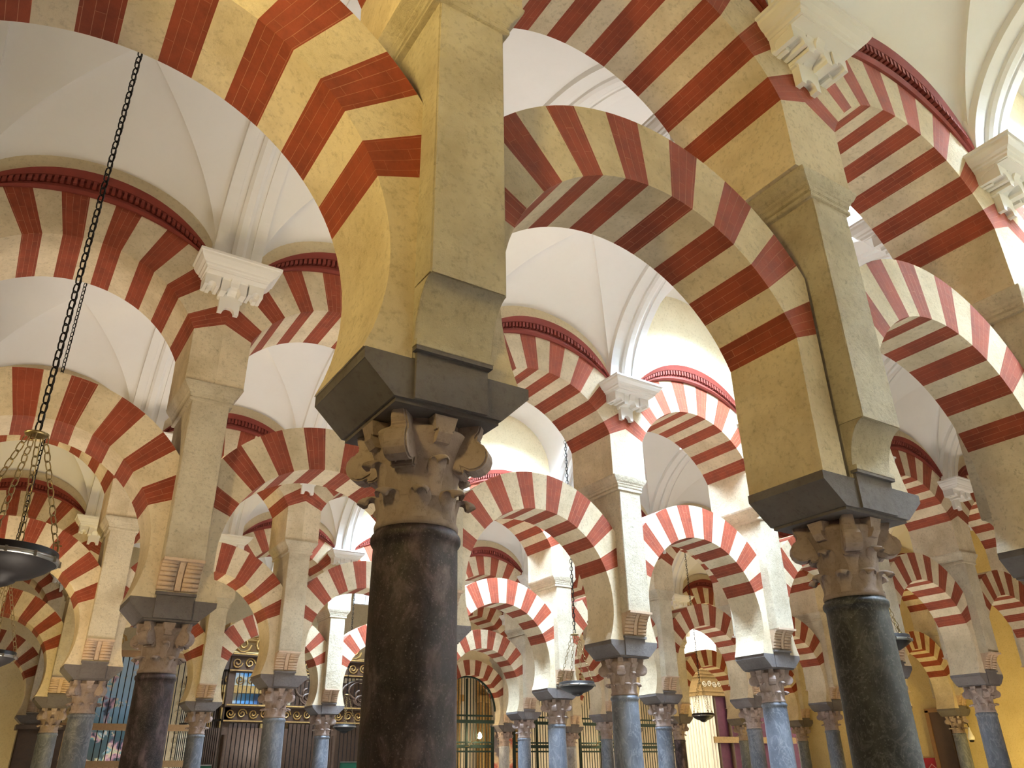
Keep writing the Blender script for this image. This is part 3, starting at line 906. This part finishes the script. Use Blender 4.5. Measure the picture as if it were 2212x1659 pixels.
obj('scroll_panel', mb.mesh('scroll_panel', [M_WOOD]), scr)
mb = MB(); scrolls(mb, sx0, sx1, H + 2.95, 0.27, 0.0, 0.04); mb.tube([(sx0, 0, H + 2.7), (sx1, 0, H + 2.7)], 0.03, 6)
obj('crest', mb.mesh('crest', [M_GILT]), scr)
# return of the screen running back to the wall
ret = obj('return_screen', bars_mesh('return_screen', 3.0, 0.2, H + 2.15, 24, 0.014, [H + 0.7, H + 2.15], M_IRON), scr, (sx0 - 0.45, 1.5, 0), radians(105))
# dark boards standing in for the shade inside the chapel
board('dark_backing', 8.3, 12.6, 0, H + 2.2, 2.6, M_WOOD, scr, 0.1); board('dark_lower_backing', 5.4, 8.3, 0, H + 0.6, 2.4, M_WOOD, scr, 0.1)
mb = MB(); mb.box(0, 3.9, -0.35, 0.2, H + 3.55, H + 3.95); mb.box(0, 3.9, -0.5, 0.2, H + 3.95, H + 4.1); scrolls(mb, 0.1, 3.8, H + 3.75, 0.16, -0.37, 0.03)
tag(obj('gilded_frieze', mb.mesh('gilded_frieze', [M_GILT]), None, (5.9, 27.4, 0)), 'bright gilded frieze high on the chapel wall above the carved screen', 'frieze')

# barred painting at the far left
def big_picture_mat():
    m, nt, b = new_mat('painted_canvas', 0.45); tc = nt.nodes.new('ShaderNodeTexCoord'); co = tc.outputs['Object']
    sep = nt.nodes.new('ShaderNodeSeparateXYZ'); nt.links.new(co, sep.inputs[0])
    h = nt.nodes.new('ShaderNodeMapRange'); h.inputs[1].default_value = 2.1; h.inputs[2].default_value = 5.3
    nt.links.new(sep.outputs[2], h.inputs[0])
    sky = ramp(nt, h.outputs[0], [(0.0, (0.05,0.06,0.05)), (0.35, (0.06,0.13,0.16)), (0.55, (0.22,0.36,0.50)), (1.0, (0.45,0.62,0.78))])
    f1 = ramp(nt, noise(nt, co, 1.5, 4, 0.6, 1.0), [(0.50, (0,0,0)), (0.56, (1,1,1))])
    fig = ramp(nt, noise(nt, co, 2.3, 3, 0.5, 0.8), [(0.36, (0.03,0.04,0.07)), (0.44, (0.55,0.30,0.36)), (0.5, (0.62,0.55,0.30)), (0.56, (0.10,0.30,0.40)), (0.62, (0.66,0.58,0.50)), (0.7, (0.12,0.16,0.10))])
    nt.links.new(mix(nt, f1, sky, fig), b.inputs['Base Color']); return m
pt = tag(empty('painting', (2.6, 26.4, 0)), 'large blue-skied figure painting behind thin black bars', 'painting')
board('canvas', -1.1, 1.1, 2.15, 5.3, 0, big_picture_mat(), pt, 0.05)
mb = MB()
mb.box(-1.3, 1.3, -0.08, 0.06, 5.3, 5.5); mb.box(-1.3, 1.3, -0.08, 0.06, 1.9, 2.15); mb.box(-1.3, -1.1, -0.08, 0.06, 1.9, 5.5); mb.box(1.1, 1.3, -0.08, 0.06, 1.9, 5.5)
scrolls(mb, -1.2, 1.2, 5.8, 0.22, -0.02, 0.04)
obj('gilt_frame', mb.mesh('gilt_frame', [M_GILT]), pt)
gb = tag(empty('barred_screen', (2.4, 24.2, 0)), 'tall screen of thin black bars with wooden rails before the large painting', 'screen')
obj('bars', bars_mesh('bars', 4.4, 0.1, H + 2.42, 27, 0.014, [], M_IRON), gb)
for z in (H - 0.52, H + 0.46, H + 2.50): board('rail', -2.25, 2.25, z - 0.09, z + 0.09, 0, M_GILTW, gb, 0.16)
mb = MB(); mb.box(-2.35, -2.2, -0.1, 0.1, 0, H + 2.5); mb.box(2.2, 2.35, -0.1, 0.1, 0, H + 2.5); obj('posts', mb.mesh('posts', [M_WOOD]), gb)
for xr, lb in ((4.85, 'pale carved plaster relief behind bars between purple column and carved screen'), (0.75, 'pale carved plaster relief behind the far blue column')):
    rl = tag(empty('plaster_relief', (xr, 26.6, 0)), lb, 'relief')
    board('panel', -0.55, 0.55, 0.0, 4.9, 0, M_CREAMW, rl, 0.1)
    mb = MB()
    for q in range(13): scrolls(mb, -0.5, 0.5, 1.15 + 0.28*q, 0.11, -0.06, 0.018)
    obj('carving', mb.mesh('carving', [M_CREAMW]), rl)
cup = tag(empty('cupboard', (0.42, 23.3, 0)), 'dark wooden cupboard behind the far blue column', 'cupboard')
board('carcass', -0.55, 0.55, 0, H + 0.32, 0.25, M_WOOD, cup, 0.5)
mb = MB(); mb.box(-0.62, 0.62, -0.08, 0.55, H + 0.32, H + 0.44); obj('cornice', mb.mesh('cornice', [M_WOOD]), cup)
for s in (-1, 1):
    d_ = board('door', s*0.28 - 0.24, s*0.28 + 0.24, 0.15, H + 0.22, -0.02, M_WOOD, cup, 0.04)

# gilded choir seen under the back arches at right
ch = tag(empty('choir_enclosure', (29.2, 27.0, 0)), 'white and gilded choir enclosure with purple panels under the back arch', 'choir')
mb = MB(); mb.box(0.35, 7, 0.35, 8, 0, H + 2.5); obj('core', mb.mesh('core', [M_PURPLE]), ch)
mb = MB()
for q in range(26):                                   # fluted flank
    mb.lathe([(0.085, 0.1), (0.085, H + 2.45)], 10, 0, 0.22, 0.15 + q*0.2)
for q in range(3): mb.lathe([(0.085, 0.1), (0.085, H + 2.45)], 10, 0, 0.30 + q*0.2, 0.16)
obj('fluted_flank', mb.mesh('fluted_flank', [M_WHITE]), ch)
mb = MB()
for (z0, z1, o) in ((2.45, 2.62, 0.06), (2.62, 2.72, 0.16), (3.3, 3.42, 0.16), (3.42, 3.56, 0.32), (3.56, 3.72, 0.45)): mb.box(-o, 7, -o, 8, H + z0, H + z1)
mb.box(0.05, 7, 0.05, 8, H + 2.7, H + 3.3)
obj('gilded_cornice', mb.mesh('gilded_cornice', [M_OLDGILT]), ch)
mb = MB()
scrolls(mb, 0.05, 6, H + 3.0, 0.15, 0.02, 0.024)
obj('scroll_frieze', mb.mesh('scroll_frieze', [M_WHITE]), ch)
mb = MB()
for xx in (0.95, 1.9, 2.85, 3.8): mb.lathe([(0.10, 0.1), (0.09, H + 2.4)], 12, 0, xx, 0.22)
for z in (0.3, H - 0.9): mb.box(0.6, 6.5, 0.1, 0.3, z - 0.04, z + 0.04)
obj('turned_posts', mb.mesh('turned_posts', [M_WOOD]), ch)
mb = MB(); mb.box(0.5, 6.5, 0.02, 0.36, H + 0.30, H + 0.58); obj('gilded_rail', mb.mesh('gilded_rail', [M_OLDGILT]), ch)
mb = MB(); ring = [(3.1 + 0.75*cos(2*pi*q/32), 0.12, H + 1.55 + 0.75*sin(2*pi*q/32)) for q in range(32)]; mb.tube(ring, 0.06, 6, closed=True)
for q in range(16): a = 2*pi*q/16; mb.tube([(3.1 + 0.3*cos(a), 0.12, H + 1.55 + 0.3*sin(a)), (3.1 + 0.72*cos(a), 0.12, H + 1.55 + 0.72*sin(a))], 0.016, 5)
obj('round_grille', mb.mesh('round_grille', [M_GILT]), ch)

# ------------------------------------------------------------------ small things
M_GLASS, nt_, b_ = new_mat('milk_glass', 0.25); b_.inputs['Base Color'].default_value = (0.85, 0.82, 0.75, 1)
M_BULB, nt_, b_ = new_mat('lit_bulb', 0.4); b_.inputs['Emission Color'].default_value = (1.0, 0.80, 0.48, 1); b_.inputs['Emission Strength'].default_value = 60
def lantern(x, y, z, label, s=1):
    t = tag(empty('wall_lantern', (x, y, z)), label, 'lantern', 'lit bracket lanterns by the grilles')
    mb = MB(); pts = [(-0.45*s + 0.45*s*q/10, 0, -0.35 + 0.62*(q/10)**2 + 0.10*sin(q*0.6)) for q in range(11)]; mb.tube(pts, 0.018, 6)
    mb.tube([(-0.45*s, 0, -0.35), (-0.45*s, 0.45, -0.35)], 0.018, 6)
    mb.tube([(0, 0, 0.37), (0, 0, 0.12)], 0.008, 5); obj('bracket', mb.mesh('bracket', [M_BRASS]), t)
    mb = MB(); mb.lathe([(0, -0.11), (0.05, -0.09), (0.075, -0.03), (0.07, 0.04), (0.04, 0.10), (0, 0.12)], 14); obj('globe', mb.mesh('globe', [M_BULB], 0.0003), t)
    return t
lantern(20.2, 23.75, 2.98, 'glowing bracket lantern before the plain iron grille')
lantern(14.5, 23.85, 2.96, 'glowing bracket lantern before the round-headed grille')
lantern(13.45, 23.85, 2.77, 'glowing bracket lantern touching the edge of the big mottled shaft')
fl = tag(empty('wall_light', (24.55, 11.45, 2.55)), 'white glass flask light on the half column before the yellow wall', 'lamp')
mb = MB(); mb.lathe([(0,-0.14),(0.09,-0.13),(0.10,-0.06),(0.06,0.05),(0.035,0.14),(0.03,0.22),(0,0.22)], 16); obj('flask', mb.mesh('flask', [M_GLASS], 0.0003), fl)
mb = MB(); mb.lathe([(0,-0.20),(0.06,-0.19),(0.07,-0.14),(0,-0.13)], 14); mb.tube([(0,0,0.22),(0.05,0.04,0.33),(0.2,0.2,0.36)], 0.012, 6); obj('bracket', mb.mesh('bracket', [M_IRON], 0.0003), fl)
M_RSIGN = plain('red_sign_board', (0.42, 0.015, 0.035), 0.5); M_PINK = plain('pale_pink_line', (0.75, 0.35, 0.38), 0.5)
sg = tag(empty('sign', (25.3, 13.35, 1.45)), 'small red sign with a pale diamond outline on the end wall', 'sign')
mb = MB(); mb.box(-0.04, 0.0, -0.42, 0.42, -0.35, 0.51); obj('board', mb.mesh('board', [M_RSIGN]), sg)
mb = MB(); mb.tube([(-0.045, -0.30, 0.05), (-0.045, 0.0, 0.33), (-0.045, 0.30, 0.05), (-0.045, 0.0, -0.22)], 0.018, 5, closed=True)
mb.tube([(-0.045, -0.16, 0.05), (-0.045, 0.0, 0.2), (-0.045, 0.16, 0.05)], 0.012, 5); obj('outline', mb.mesh('outline', [M_PINK]), sg)
jb = tag(empty('door_frame', (25.28, 12.98, 0)), 'tall narrow oak door frame with a dark board standing for shadow beside the half column', 'door frame')
mb = MB(); mb.box(-0.10, 0.05, 0.05, 0.17, 0, 3.36); mb.box(-0.10, 0.05, -0.55, 0.17, 3.30, 3.42); obj('frame', mb.mesh('frame', [M_GILTW]), jb)
mb = MB(); mb.box(-0.06, 0.05, -0.55, 0.05, 0, 3.30); obj('leaf', mb.mesh('leaf', [plain('shadow_board', (0.10, 0.055, 0.03), 0.5)]), jb)  # dark board in place of the shadowed engaged shaft behind
M_GSIGN = plain('green_sign_board', (0.008, 0.06, 0.03), 0.5)
for xg, w_, zt, lb in ((8.83, 0.68, 2.11, 'green sign board with a white top edge under the screen lamp'), (4.45, 0.5, 2.05, 'small green sign board at the foot of the screen return')):
    g = tag(empty('sign', (xg, 22.0, 0)), lb, 'sign')
    mb = MB(); mb.box(-w_/2, w_/2, -0.02, 0.02, 1.5, zt - 0.03); obj('board', mb.mesh('board', [M_GSIGN]), g)
    mb = MB(); mb.box(-w_/2, w_/2, -0.025, 0.025, zt - 0.03, zt); obj('edge', mb.mesh('edge', [M_SILVER]), g)
    mb = MB(); mb.tube([(0, 0, 0), (0, 0, 1.5)], 0.03, 8); obj('post', mb.mesh('post', [M_IRON]), g)

# ------------------------------------------------------------------ light
w = bpy.data.worlds.new('sky'); SC.world = w; w.use_nodes = True
bg = w.node_tree.nodes['Background']; bg.inputs[0].default_value = (0.62, 0.80, 1.0, 1); bg.inputs[1].default_value = 175
for k, yc in enumerate(NAVE_Y):
    l = bpy.data.lights.new('roof_light_portal', 'AREA'); l.shape = 'RECTANGLE'; l.size = 2*OX; l.size_y = 2*OY
    l.cycles.is_portal = True
    o = bpy.data.objects.new('roof_light_portal', l); COL.objects.link(o); o.location = (ROWX[min(k,4)] + S*2.5, yc, H + 8.05)

def area(name, loc, target, size, power, col, spread=180):
    l = bpy.data.lights.new(name, 'AREA'); l.shape = 'DISK'; l.size = size; l.energy = power; l.color = col; l.spread = radians(spread)
    o = bpy.data.objects.new(name, l); COL.objects.link(o); o.location = loc
    d = Vector(target) - Vector(loc); o.rotation_euler = d.to_track_quat('-Z', 'Y').to_euler(); return o
WARM = (1.0, 0.75, 0.26); SOFT = (1.0, 0.88, 0.74); NEUT = (1.0, 0.95, 0.90)
area('spot', (-3.9, -2.2, 4.6), (-0.6, -0.3, 5.6), 0.7, 30, WARM, 100)
area('bounce_fill', (0.5, -4.4, 0.3), (0.5, -1.0, 5), 2.0, 5, (1.0, 0.84, 0.76), 150)  # added fill lamp imitating light thrown up by the floor
area('spot', (-3.0, 3.0, 3.4), (0.6, 6.0, 5.2), 0.6, 15, (1.0, 0.76, 0.40), 110)
area('spot', (-3.0, 9.2, 3.2), (0.2, 12.0, 4.6), 0.6, 15, (1.0, 0.74, 0.34), 110)
area('fill_uplight', (-0.6, 2.4, 0.3), (-0.9, 3.0, 8), 1.5, 17, SOFT, 90)  # added fills at floor height, below the view, to brighten the naves
area('fill_uplight', (3.6, 3.0, 0.3), (3.9, 3.1, 8), 1.5, 20, NEUT, 75)
area('fill_uplight', (-0.4, 8.2, 0.3), (-0.8, 9.1, 8), 1.5, 40, SOFT, 110)
area('fill_uplight', (3.1, 9.0, 0.3), (3.1, 9.1, 8), 1.5, 24, NEUT, 120)
area('fill_uplight', (0, 15.0, 0.3), (0, 15.1, 8), 1.0, 54, WARM, 130)
area('fill_uplight', (21, 3.0, 0.3), (24, 6, 5), 1.0, 60, WARM)
area('fill_uplight', (22.5, 9.0, 0.3), (25, 9.5, 4), 0.8, 70, WARM)
area('fill_uplight', (15, 3.0, 0.3), (15, 3.1, 8), 1.5, 40, SOFT, 130)
area('fill_uplight', (15, 9.0, 0.3), (15, 9.1, 8), 1.5, 40, SOFT, 130)
area('fill_uplight', (14, 15.0, 0.3), (14, 15.1, 8), 1.0, 34, NEUT, 130)
area('fill_uplight', (20, 15.0, 0.3), (20, 15.1, 8), 1.0, 50, WARM, 150)
area('fill_uplight', (3, 21.0, 0.3), (3, 20.9, 8), 1.0, 12, SOFT, 120)
area('fill_uplight', (17, 21.0, 0.3), (17, 21.1, 8), 1.0, 34, SOFT, 130)
area('fill_uplight', (24, 21.0, 0.3), (22, 22.1, 8), 1.0, 40, WARM, 130)
# chapel lamps behind the grilles and the screen, daylight in the cathedral beyond
area('cathedral_daylight', (33, 30, 15.5), (33, 30, 0), 6, 6000, (0.9, 0.95, 1.0))
area('chapel_lamp', (14.4, 25.2, 0.3), (14.4, 27.3, 3), 0.5, 26, SOFT)
area('chapel_lamp', (18.0, 25.2, 0.3), (18.0, 27.3, 3), 0.5, 40, SOFT)
area('chapel_lamp', (22.6, 25.2, 0.3), (22.6, 27.3, 3), 0.5, 30, SOFT)
area('chapel_lamp', (7.3, 25.2, 2.5), (6.8, 27.3, 5), 0.5, 9, SOFT)
area('chapel_lamp', (-2.6, 25.4, 0.3), (-1.6, 27.6, 4), 0.6, 30, (1.0, 0.82, 0.45))
area('chapel_lamp', (2.8, 25.2, 0.3), (2.8, 26.5, 3.5), 0.5, 36, (1, 0.95, 0.88))

def camera():
    y, p, r = Q
    f = Vector((sin(y)*cos(p), cos(y)*cos(p), sin(p))); rt = Vector((cos(y), -sin(y), 0)); up = rt.cross(f)
    r2 = rt*cos(r) + up*sin(r); u2 = -rt*sin(r) + up*cos(r)
    c = bpy.data.cameras.new('camera'); c.sensor_width = 36; c.lens = FPX/FW*36; c.clip_end = 200
    o = bpy.data.objects.new('camera', c); COL.objects.link(o)
    M = Matrix((r2, u2, -f)).transposed().to_4x4(); M.translation = CAM
    o.matrix_world = M; SC.camera = o
camera()
SC.view_settings.view_transform = 'Standard'; SC.view_settings.look = 'None'
SC.view_settings.exposure = 1.12; SC.view_settings.gamma = 1.0; SC.view_settings.use_curve_mapping = False
SC.cycles.use_denoising = True
SC.cycles.max_bounces = 8; SC.cycles.diffuse_bounces = 5
SC.cycles.sample_clamp_indirect = 6
